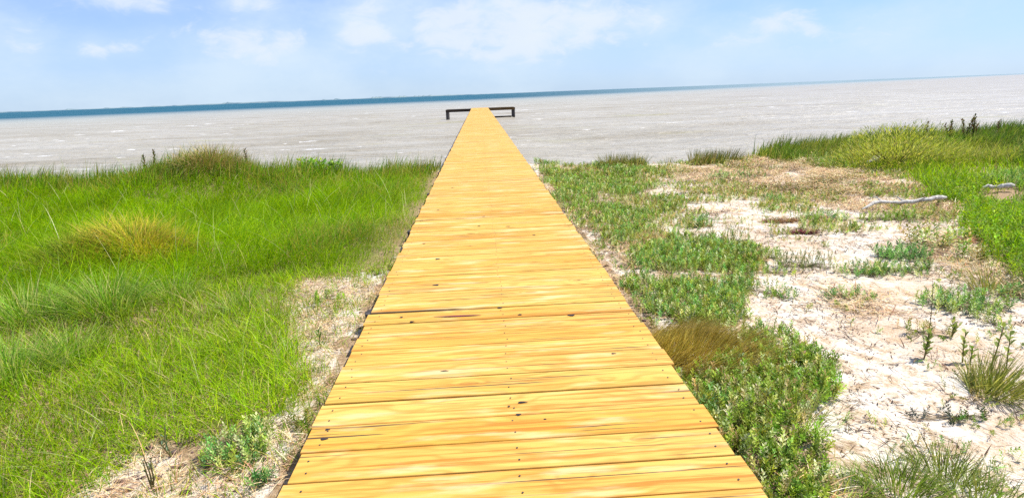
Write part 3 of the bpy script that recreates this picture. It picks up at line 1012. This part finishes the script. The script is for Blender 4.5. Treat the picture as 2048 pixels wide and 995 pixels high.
for x_, y_ in zip(xs_, ys_):
    r = rng.uniform(.005, .016)
    nz = 1 + .35 * (vnoise(IV[:, 0] * 1.3 + x_ * 9, IV[:, 1] * 1.3 + y_ * 9 + IV[:, 2], 1.0, 95, 2) - .5) * 2
    v = IV * nz[:, None] * r * np.array([1.3, 1, .65]) + np.array([x_, y_, float(ground_z(x_, y_)) + r * .2])
    VA.append(v); FA.append(IF + o_); o_ += len(v)
tag(mesh_obj('clods', np.concatenate(VA), np.concatenate(FA), m_cl), 'small dark clods and shell lumps along the edges of the boards', 'rubble', kind='stuff')


# ------------------------------------------------------------------ plants one can point at
def at(px, py):
    pp, t = ray(px, py)
    if pp[1] > shore(pp[0]) - .3:      # things at the waterline stand on the edge of the land
        d = pp - CAM
        for _ in range(5):
            pp = CAM + d * ((float(shore(pp[0])) - .35) / d[1])
        pp[2] = float(ground_z(pp[0], pp[1]))
    return pp


def disc(c, r, n, ry=None):
    a_ = rng.uniform(0, 2 * np.pi, n); q = np.sqrt(rng.random(n))
    x = c[0] + np.cos(a_) * q * r; y = c[1] + np.sin(a_) * q * (ry or r)
    return np.stack([x, y, ground_z(x, y)], 1), a_, q


def tuft(px, py, r, h, n, pal, label, name='grass_tuft', cat='grass tuft', group=None, width=.005, spread=.7, droop=.8, mat=None, bias=None, w=None, ry=None):
    c = at(px, py)
    P, a_, q = disc(c, r, n, ry)
    az_ = a_ + rng.normal(0, .5, n)
    if bias is not None: az_ = bias[0] + (az_ - bias[0] + np.pi) % (2 * np.pi) - np.pi; az_ = bias[0] + (az_ - bias[0]) * bias[1]
    p0 = q * spread * rng.uniform(.4, 1.2, n); p1 = p0 + droop * rng.uniform(.2, 1.2, n)
    a = Acc().add(blades(P, h * rng.uniform(.55, 1.1, n), width * rng.uniform(.6, 1.3, n), az_, p0, p1, cols(n, pal, w), 5))
    o = a.build(name, mat or M_GRASS, origin=c)
    o.location = c
    return tag(o, label, cat, group)


def clump(px, py, r, n, pal, label, templ=None, scale=1.0, ry=None, name='leafy_plant', cat='plant', group=None, tilt=.8, mat=None):
    c = at(px, py)
    P, a_, q = disc(c, r, n, ry)
    a = Acc().add(place_shoots(P, templ or TEMPL, scale, pal, None, tilt))
    for q_ in P:   # creeping stems join the shoots at the root
        mids = [c + (q_ - c) * t_ + np.array([0, 0, .006 + .006 * math.sin(3 * t_)]) for t_ in (0, .35, .7, 1)]
        for m_ in mids[1:3]: m_[2] = float(ground_z(m_[0], m_[1])) + .008
        mids[3][2] = q_[2] + .012
        v_, f_ = tube(mids, .0018, 4)
        a.add((v_, f_, np.full((len(v_), 3), (.20, .15, .07))))
    o = a.build(name, mat or M_LEAF, origin=c)
    o.location = c
    return tag(o, label, cat, group)


def tube(pts, rad, sides=6):
    pts = np.asarray(pts, float); n = len(pts); rad = np.broadcast_to(rad, n)
    V, F = [], []
    for i in range(n):
        d = pts[min(i + 1, n - 1)] - pts[max(i - 1, 0)]; d = d / (np.linalg.norm(d) + 1e-9)
        ref = np.array([0, 0, 1.]) if abs(d[2]) < .9 else np.array([1., 0, 0])
        s = np.cross(d, ref); s /= np.linalg.norm(s); u = np.cross(s, d)
        for k in range(sides):
            a_ = 2 * math.pi * k / sides
            V.append(pts[i] + (s * math.cos(a_) + u * math.sin(a_)) * rad[i])
    for i in range(n - 1):
        for k in range(sides):
            k2 = (k + 1) % sides
            F.append((i * sides + k, i * sides + k2, (i + 1) * sides + k2, (i + 1) * sides + k))
    V = np.array(V); F = np.array(F)
    return V, F


def leaf(b0, d, l, w_, curl=.15):
    d = np.asarray(d, float); d /= np.linalg.norm(d)
    s = np.cross(d, [0, 0, 1.]); s /= (np.linalg.norm(s) + 1e-9); nm = np.cross(s, d)
    V = [b0, b0 + d * l * .35 + s * w_ * .42 + nm * w_ * curl, b0 + d * l * .4, b0 + d * l * .35 - s * w_ * .42 + nm * w_ * curl,
         b0 + d * l * .75 + s * w_ * .40 + nm * w_ * curl, b0 + d * l * .8, b0 + d * l * .75 - s * w_ * .40 + nm * w_ * curl, b0 + d * l - nm * l * .03]
    F = [(0, 1, 2, 2), (0, 2, 3, 3), (1, 4, 5, 2), (2, 5, 6, 3), (4, 7, 5, 5), (5, 7, 6, 6)]
    return np.array(V), [tuple(dict.fromkeys(f)) for f in F]


def seedling(px, py, h, label, n_stem=2, leaves=12, ll=.05, lw=.022, pal=None, spike=0.0, name='seedling', cat='seedling', group=None, lean=.15, seed=0):
    """upright plant: stems (part) and leaves (part)"""
    rs = np.random.default_rng(seed + 500)
    c = at(px, py); c[2] -= .005
    pal = pal or [(.17, .24, .04), (.25, .32, .07), (.36, .40, .12)]
    root = empty(name, c); tag(root, label, cat, group)
    SV, SF = [], []; o = 0; LV, LF, LC = [], [], []; lo = 0
    for s in range(n_stem):
        az_ = rs.uniform(0, 6.28); ln = lean * rs.uniform(.3, 1.3) * (1 if n_stem > 1 else .5); hh_ = h * rs.uniform(.7, 1.0) if s else h
        pts = [np.array([math.cos(az_) * ln * hh_ * t * (1 + .3 * math.sin(5 * t + s)), math.sin(az_) * ln * hh_ * t, hh_ * t]) for t in np.linspace(0, 1, 8)]
        v, f = tube(pts, np.linspace(.0035, .0015, 8) * (1 + h), 6)
        SV.append(v); SF.append(f + o); o += len(v)
        for k in range(leaves):
            t = .22 + .78 * (k + .5) / leaves
            i0 = min(int(t * 7), 6); b0 = pts[i0] + (pts[i0 + 1] - pts[i0]) * (t * 7 - i0)
            a2 = k * 2.4 + rs.uniform(-.4, .4); el = rs.uniform(.2, .95) + .3 * t
            v, f = leaf(b0, (math.cos(a2) * math.cos(el), math.sin(a2) * math.cos(el), math.sin(el)), ll * rs.uniform(.7, 1.2), lw * rs.uniform(.8, 1.2))
            LV.append(v); LF += [tuple(j + lo for j in q) for q in f]; lo += len(v)
            LC.append(np.repeat([np.array(pal[rs.integers(len(pal))]) * rs.uniform(.8, 1.25)], len(v), 0))
    if spike > 0:
        pts = [np.array([.03 * math.sin(3 * t) * spike, .02 * t, spike * t]) for t in np.linspace(0, 1, 9)]
        v, f = tube(pts, np.linspace(.003, .0012, 9), 6)
        SV.append(v); SF.append(f + o); o += len(v)
        for k in range(9):
            b0 = pts[3] + (pts[-1] - pts[3]) * k / 9
            v, f = leaf(b0, (rs.uniform(-1, 1), rs.uniform(-1, 1), 1.2), .014, .006)
            LV.append(v); LF += [tuple(j + lo for j in q) for q in f]; lo += len(v); LC.append(np.full((len(v), 3), (.10, .08, .05)))
    Vs = np.concatenate(SV)
    mesh_obj('stem', Vs, np.concatenate(SF), M_TWIG, root, col=np.full((len(Vs), 3), (.16, .15, .06)), smooth=True)
    mesh_obj('leaves', np.concatenate(LV), LF, M_LEAF, root, col=np.concatenate(LC))
    return root


G1 = 'grass tufts at the waterline right of the pier'
SHORE_PAL = [(.16, .20, .03), (.24, .26, .06), (.10, .13, .03), (.40, .34, .14), (.30, .22, .09)]
tuft(1222, 322, .22, .36, 260, SHORE_PAL, 'upright spiky olive grass tuft at the waterline, nearest to the pier on the right side', group=G1, width=.010, spread=.5, droop=.4)
tuft(1262, 324, .30, .36, 380, SHORE_PAL, 'wider olive grass tuft at the waterline, just right of the tuft nearest the pier', group=G1, width=.010, spread=.7, droop=.4, bias=(math.pi, .9))
tuft(1400, 322, .22, .38, 240, SHORE_PAL, 'dark green tuft leaning right at the waterline where the tall bank grass begins', group=G1, width=.010, spread=.5, droop=.4, bias=(0, .6))
tuft(1335, 325, .12, .24, 40, SHORE_PAL, 'thin scraggly tuft of few blades between the wide tuft and the bank grass', group=G1, width=.008, spread=.6, droop=.4)
tuft(1180, 320, .06, .2, 16, SHORE_PAL, 'tiny sprig of dark blades at the waterline above the ground cover', group=G1, width=.008, spread=.5, droop=.3)
tuft(1445, 315, .4, .36, 420, SHORE_PAL, 'broad green tuft at the waterline at the left foot of the raised bank', group=G1, width=.010, spread=.5, droop=.5, bias=(0, .6))

G2 = 'leafy plants growing singly on the sand'
clump(1545, 545, .17, 26, LEAFC, 'small dark leafy plant on bare sand just right of the round ground cover patch', group=G2, scale=.9)
clump(1551, 590, .22, 34, LEAFC + TEAL, 'grey-green sprawling plant at the right tip of the round ground cover patch', group=G2, scale=.9, ry=.15)
clump(1408, 452, .12, 26, TEAL, 'upright dark green leafy sprig standing above the round ground cover patch', group=G2, scale=1.3, tilt=.3)
clump(1474, 484, .16, 40, LIME + OLIVE, 'rounded yellow-green plant on sand behind the round ground cover patch', group=G2, templ=TEMPL_FINE, scale=1.0)
clump(1612, 533, .26, 60, [(.20, .27, .04), (.28, .32, .08), (.12, .2, .03)], 'feathery yellow-green plant alone on pale sand in the middle of the sand patch', group=G2, templ=TEMPL_FINE, scale=1.0, ry=.18)
clump(1730, 545, .27, 70, TEAL + LEAFC, 'flat green leafy plant, left one of the pair in the middle of the sand', group=G2, scale=.9, ry=.2)
clump(1795, 540, .33, 80, TEAL + LEAFC, 'longer flat green leafy plant, right one of the pair in the middle of the sand', group=G2, scale=.9, ry=.2)
clump(1806, 510, .28, 90, TEAL, 'bushy blue-green plant on sand behind the pair of flat leafy plants', group=G2, scale=1.1, ry=.2)
clump(1680, 594, .15, 30, TEAL, 'small compact grey-green rosette on bare sand', group=G2, scale=.85, ry=.1)
clump(1716, 599, .12, 16, TEAL + LEAFC, 'sparse low sprig immediately right of the small compact rosette', group=G2, scale=.8, ry=.08)
clump(1925, 612, .30, 110, TEAL + LEAFC, 'large bright green leafy plant behind the upright seedlings at the right', group=G2, scale=1.1, ry=.24)
clump(2028, 590, .16, 40, TEAL, 'low teal plant at the right edge under the arching grass', group=G2, scale=.9)
clump(1985, 648, .13, 16, LEAFC + LIME, 'yellow-green plant right below the large bright green leafy plant', group=G2, scale=.9, tilt=.5)
clump(1905, 835, .22, 26, [(.12, .17, .03), (.2, .24, .06), (.05, .08, .06)], 'trailing vine of small leaves lying flat on sand in the right foreground', group=G2, scale=.7, ry=.05, tilt=1.3)
clump(1845, 668, .16, 22, OLIVE, 'flat brownish plant spread at the foot of the tallest seedling', group=G2, scale=.8, tilt=1.2)
clump(1478, 355, .55, 70, TEAL, 'bright green leafy patch on the straw left of centre of the far sand', group=G2, scale=1.3, ry=.35)
clump(1560, 402, .25, 50, TEAL, 'small bright green leafy patch below the straw heap', group=G2, scale=1.0)
clump(1640, 436, .33, 90, TEAL + LEAFC, 'bright green patch of leaves left of the long driftwood branch', group=G2, scale=1.0, ry=.25)
clump(1785, 438, .40, 110, LEAFC + LIME, 'green leafy plants growing in front of the long driftwood branch', group=G2, scale=1.0, ry=.22)
clump(1870, 490, .24, 40, LEAFC + OLIVE, 'tall grey-green weedy clump between the sand and the right meadow', group=G2, templ=TEMPL_BIG, scale=1.0, tilt=.5)
clump(1940, 520, .14, 22, LIME + OLIVE, 'upright yellow-green weed in front of the right meadow edge', group=G2, templ=TEMPL_BIG, scale=.9, tilt=.4)

seedling(1848, 716, .17, 'tallest two-stemmed seedling on the sand with a long thin flower spike', 2, 14, .045, .018, spike=.47, seed=1, group='seedlings on the sand at the right', lean=.12)
seedling(1903, 672, .10, 'short bushy dark seedling behind and right of the one with the flower spike', 3, 9, .035, .016, seed=2, group='seedlings on the sand at the right', lean=.35)
seedling(1925, 724, .19, 'slender seedling with round dark top leaves, middle of the seedlings on the sand', 2, 7, .040, .026, seed=3, group='seedlings on the sand at the right', lean=.1)
seedling(1940, 726, .10, 'small pale green seedling touching the slender round-leaved one on its right', 1, 8, .040, .018, [(.2, .3, .05)], seed=4, group='seedlings on the sand at the right')
seedling(1975, 748, .30, 'leggy bare-stemmed seedling leaning left beside the spiky bush', 1, 8, .045, .022, seed=5, group='seedlings on the sand at the right', lean=.25)
seedling(2012, 742, .22, 'seedling with a round dark leaf rosette on top poking out of the spiky bush', 1, 9, .045, .030, seed=6, group='seedlings on the sand at the right')
seedling(641, 697, .13, 'single upright green seedling in the dead straw left of the boards', 1, 9, .04, .014, [(.12, .24, .03), (.2, .3, .06)], seed=7)
seedling(305, 978, .19, 'bare forked seedling standing on white sand at the bottom left', 3, 3, .03, .008, [(.1, .16, .04)], seed=8, lean=.5)
seedling(344, 912, .14, 'dark-leaved seedling against pale sand in the left foreground', 2, 9, .035, .007, [(.06, .14, .06)], seed=9, lean=.4)

G3 = 'spiky grasses at the bottom right'
SP = [(.26, .30, .05), (.37, .38, .10), (.15, .19, .03), (.50, .45, .18)]
tuft(1990, 782, .12, .24, 420, SP, 'big spiky olive grass bush with a dark base at the right edge of the sand', name='spiky_grass', width=.0045, spread=1.4, droop=.4, bias=(-.2, .55))
tuft(1980, 582, .12, .36, 170, [(.22, .25, .05), (.32, .3, .1), (.4, .32, .15)], 'fan of long arching grass blades in front of the right meadow', name='arching_grass', width=.0045, spread=1.3, droop=.7)
tuft(1800, 985, .13, .16, 330, [(.20, .30, .03), (.28, .36, .06), (.15, .22, .03)], 'yellow-green grass tuft at the bottom right, left of the dark spiky one', group=G3, width=.0035, spread=1.3, droop=.6)
tuft(1895, 955, .13, .15, 260, [(.18, .24, .04), (.30, .35, .08), (.12, .16, .04)], 'dark spiky grass tuft at the bottom right with stiff radiating blades', group=G3, width=.0035, spread=1.5, droop=.2)
tuft(1960, 1000, .14, .14, 300, [(.18, .26, .05), (.3, .34, .1)], 'mixed green grass tuft in the bottom right corner', group=G3, width=.0035, spread=1.3, droop=.5)
tuft(1700, 985, .10, .10, 140, LEAFC, 'low blue-green tuft at the bottom edge right of the ground cover', group=G3, width=.004, spread=1.2, droop=.4)
tuft(1660, 962, .012, .20, 5, [(.07, .09, .05), (.12, .14, .06)], 'few long dark bent blades rising over sand right of the ground cover', group=G3, width=.006, spread=3, droop=.9, bias=(.1, .5))
tuft(1590, 850, .12, .24, 170, [(.22, .27, .03), (.30, .33, .08), (.4, .36, .14)], 'wispy yellow-green grass tuft growing out of the right foreground ground cover', name='wispy_grass', width=.003, spread=1.0, droop=.9)

# brown and yellow tussocks
tuft(1385, 705, .40, .19, 6000, [(.42, .33, .06), (.56, .44, .11), (.28, .22, .04), (.64, .50, .18)], 'brown dried tussock combed flat between two ground cover patches', 'tussock', 'tussock', width=.0026, spread=1.4, droop=.5, bias=(-.75, .25), ry=.30)
tuft(278, 498, .52, .40, 2600, [(.48, .48, .03), (.62, .50, .06), (.30, .42, .02), (.48, .37, .09)], 'golden yellow drooping tussock in the middle of the left meadow', 'tussock', 'tussock', width=.0065, spread=1.4, droop=1.4, w=[.3, .3, .25, .15], ry=.30)
tuft(150, 520, .42, .36, 1000, [(.25, .34, .03), (.38, .38, .05), (.18, .27, .02)], 'yellow-green drooping tussock left of the golden one', 'tussock', 'tussock', width=.006, spread=1.3, droop=1.4, ry=.28)
tuft(425, 345, .55, .52, 1500, [(.50, .36, .18), (.60, .44, .25), (.36, .24, .10), (.42, .40, .12)], 'tan dead grass heap on the mound at the left waterline', 'tussock', 'tussock', mat=M_STRAW, width=.010, spread=1.3, droop=1.1, ry=.5)
tuft(1300, 485, .14, .16, 420, [(.50, .36, .14), (.62, .48, .24), (.38, .24, .08)], 'small tan grass clump bent over beside white sand near the pier', 'tussock', 'tussock', mat=M_STRAW, width=.0035, spread=1.2, droop=.8, bias=(2.4, .5))

COARSE = [(.17, .36, .02), (.26, .46, .05), (.12, .27, .02), (.40, .52, .11), (.52, .50, .18)]
G4 = 'coarse arching grass tufts in the left foreground'
for (x_, y_, rr, hh_, nn, lb) in [
        (60, 640, .22, .42, 520, 'coarse long-bladed green tuft at the left edge below the meadow'),
        (215, 620, .24, .40, 560, 'coarse arching tuft below the golden tussock'),
        (20, 760, .22, .36, 480, 'dark coarse tuft at the left edge, nearest of the coarse tufts'),
        (340, 600, .20, .30, 360, 'pale coarse tuft with dry blades right below the golden tussock'),
        (140, 720, .18, .30, 300, 'coarse tuft with bleached stems between the left edge tufts and the short grass'),
        (480, 620, .16, .22, 240, 'straw-coloured small tuft at the edge of the dead straw')]:
    tuft(x_, y_, rr, hh_, nn, COARSE, lb, 'coarse_tuft', 'grass tuft', G4, width=.0048, spread=.95, droop=1.0)
clump(475, 908, .15, 70, LEAFC + TEAL, 'blue-green leafy plant on straw in the left foreground', scale=1.0, tilt=.6)
clump(520, 880, .07, 20, TEAL + LEAFC, 'taller dark blue-green leafy plant beside the boards in the left foreground', scale=1.2, tilt=.3)
clump(533, 965, .05, 12, TEAL, 'small green plant tucked against the boards at the bottom left', scale=.8)
clump(600, 850, .06, 16, LIME + OLIVE, 'small yellow-green plant near the left edge of the boards', scale=.8)
clump(655, 600, .14, 26, LIME + FRESH, 'fresh green sprouts in the upper part of the left straw patch', scale=.9)
clump(640, 335, .45, 90, TEAL[:3] + FRESH, 'bushy green leafy shrub at the left waterline', TEMPL_BIG, 1.9, .3, 'leafy_shrub', 'shrub', None, .5)

# dark reddish wrack patches
for (x_, y_, r_w, lb) in [(1560, 443, .22, 'rust-brown heap of wrack near the middle of the sand'), (1605, 466, .16, 'dark crimson wrack heap right of the rust-brown one'),
                          (1945, 483, .2, 'orange-pink dead plant patch against the right meadow'), (1535, 322, .5, 'orange dead reed patch at the foot of the bank')]:
    c = at(x_, y_)
    P, a_, q = disc(c, r_w, 420, r_w * .5)
    pal = {1605: [(.18, .03, .03), (.10, .03, .03)], 1560: [(.26, .12, .03), (.18, .09, .03)], 1945: [(.55, .25, .13), (.45, .22, .12)], 1535: [(.62, .36, .14), (.50, .28, .12)]}[x_]
    o = Acc().add(straw(P, (.04, .12), .005, pal, .03)).build('wrack_heap', M_STRAW, origin=c); o.location = c
    tag(o, lb, 'wrack', 'small wrack heaps')

# bush and weeds on the bank
c = at(1790, 335)
n = 5200
u = rng.normal(0, 1, (n, 3)); u /= np.linalg.norm(u, axis=1)[:, None]; u[:, 2] = np.abs(u[:, 2])
rad = rng.random(n) ** .4
lump = 1 + .35 * (vnoise(u[:, 0] * 2 + 5, u[:, 1] * 2 + u[:, 2] * 2, 1.5, 97, 2) - .5)
P = c + u * (rad * lump)[:, None] * np.array([1.3, .9, .80])
az_ = np.arctan2(u[:, 1], u[:, 0]) + rng.normal(0, .6, n)
root = empty('rounded_bush', c)
tag(root, 'rounded yellow-green bush standing above the bank at the right waterline', 'bush')
Pl = P - c
mesh_obj('foliage', *(lambda v: (v[0], v[1]))(tmp := blades(Pl, rng.uniform(.05, .13, n), .011, az_, .4 + (1 - u[:, 2]) * .6, 1.3, cols(n, [(.36, .42, .04), (.46, .48, .08), (.26, .32, .03), (.55, .52, .16)]), 3)), M_GRASS, root, col=tmp[2])
SV, SF = [], []; o = 0
for k in range(26):
    a_ = rng.uniform(0, 6.28); e_ = rng.uniform(.1, 1.1)
    pts = [np.array([math.cos(a_) * math.sin(e_) * t * .9, math.sin(a_) * math.sin(e_) * t * .6, math.cos(e_) * t * .6 - .02]) for t in np.linspace(0, 1, 5)]
    v, f = tube(pts, np.linspace(.008, .003, 5), 5); SV.append(v); SF.append(f + o); o += len(v)
Vs = np.concatenate(SV)
mesh_obj('stem', Vs, np.concatenate(SF), M_TWIG, root, col=np.full((len(Vs), 3), (.16, .12, .05)))

for (x_, y_, h_, lb, sd_) in [(1925, 290, .62, 'tallest brown weed plume standing on the bank at the right', 31), (1898, 290, .50, 'leaning brown weed plume left of the tallest one on the bank', 32),
                             (1945, 290, .55, 'dark upright weed plume right of the tallest one on the bank', 33), (1853, 290, .45, 'lone dark stalk on the bank beside the rounded bush', 34),
                             (1990, 285, .45, 'thin green-brown stalk on the bank near the right edge', 35), (288, 330, .40, 'dark thin stalk in the left crest grass', 36), (312, 330, .42, 'second dark stalk beside the thin one in the left crest grass', 37),
                             (500, 345, .42, 'brown stalk right of the tan heap at the left waterline', 38)]:
    seedling(x_, y_, h_, lb, 4 if x_ > 1890 and x_ < 1960 else 1, 30, .075, .028, [(.12, .08, .035), (.20, .13, .05), (.12, .15, .04)], name='tall_weed', cat='weed', group='tall weed stalks along the bank', lean=.22, seed=sd_)


# ------------------------------------------------------------------ driftwood, stump
def log(ax, ay, bx, by, rad, label, bend=.04, name='driftwood', branch=False, lift=.0):
    A = at(ax, ay); B = at(bx, by)
    c = (A + B) / 2
    rs = np.random.default_rng(int(ax))
    pts = []; N = 18
    for i in range(N):
        t = i / (N - 1); p_ = A + (B - A) * t
        perp = np.array([-(B - A)[1], (B - A)[0], 0]); perp /= np.linalg.norm(perp) + 1e-9
        p_ = p_ + perp * bend * math.sin(t * 5.5) + np.array([0, 0, rad * .75 + lift * (1 + .14 * math.sin(t * 9)) - lift * .5 * sm(-t, -.25, -.02) * branch]) + np.array([0, 0, 1.0]) * rs.uniform(-.25, .25) * rad + perp * rs.uniform(-.5, .5) * rad
        p_[2] = max(p_[2], float(ground_z(p_[0], p_[1])) + rad * .5)
        pts.append(p_ - c)
    rr = rad * (.55 + .6 * np.linspace(0, 1, N) ** .7) * (1 + rs.uniform(-.12, .12, N)); rr[0] *= .4; rr[-1] *= .5; rr[6:9] *= .8
    v, f = tube(pts, rr, 12)
    v = v * 1.0
    nz = (vnoise(v[:, 0] * 14, v[:, 1] * 14 + v[:, 2] * 20, 1.0, 99, 2) - .5) * rad * .35
    v[:, 2] += nz
    SV = [v]; SF = [f]; o = len(v)
    if branch:
        for (k, dv) in ((9, (-.05, .16, .05)), (13, (.20, .10, .03)), (5, (-.1, .08, .06)), (11, (.06, -.07, .05))):
            b0 = pts[k]; e = np.array(dv)
            vb, fb = tube([b0, b0 + e * .4, b0 + e * .75 + np.array([.01, 0, .01]), b0 + e], [rad * .45, rad * .33, rad * .22, rad * .08], 8)
            SV.append(vb); SF.append(fb + o); o += len(vb)
    ob = mesh_obj(name, np.concatenate(SV), np.concatenate(SF), M_DRIFT, smooth=True)
    ob.location = c
    return tag(ob, label, 'driftwood', 'bleached driftwood on the right')


log(1722, 428, 1884, 411, .027, 'long crooked bleached driftwood branch lying on straw at the right', .05, branch=True, lift=.09)
log(1962, 386, 2026, 383, .032, 'short straight bleached driftwood plank in the grass at the right edge', .01, lift=.06)
log(1738, 333, 1752, 325, .05, 'small white driftwood stub sticking up below the bank', .01, lift=.04)

c = at(838, 345)
v, f = post_mesh(0, 0, -.4, .22, .05, .045, 77)
o = mesh_obj('post_stump', v, f, M_POST); o.location = (c[0], c[1] + .6, float(ground_z(c[0], c[1] + .6)))
tag(o, 'small dark wooden post stump in the grass left of the pier', 'post')
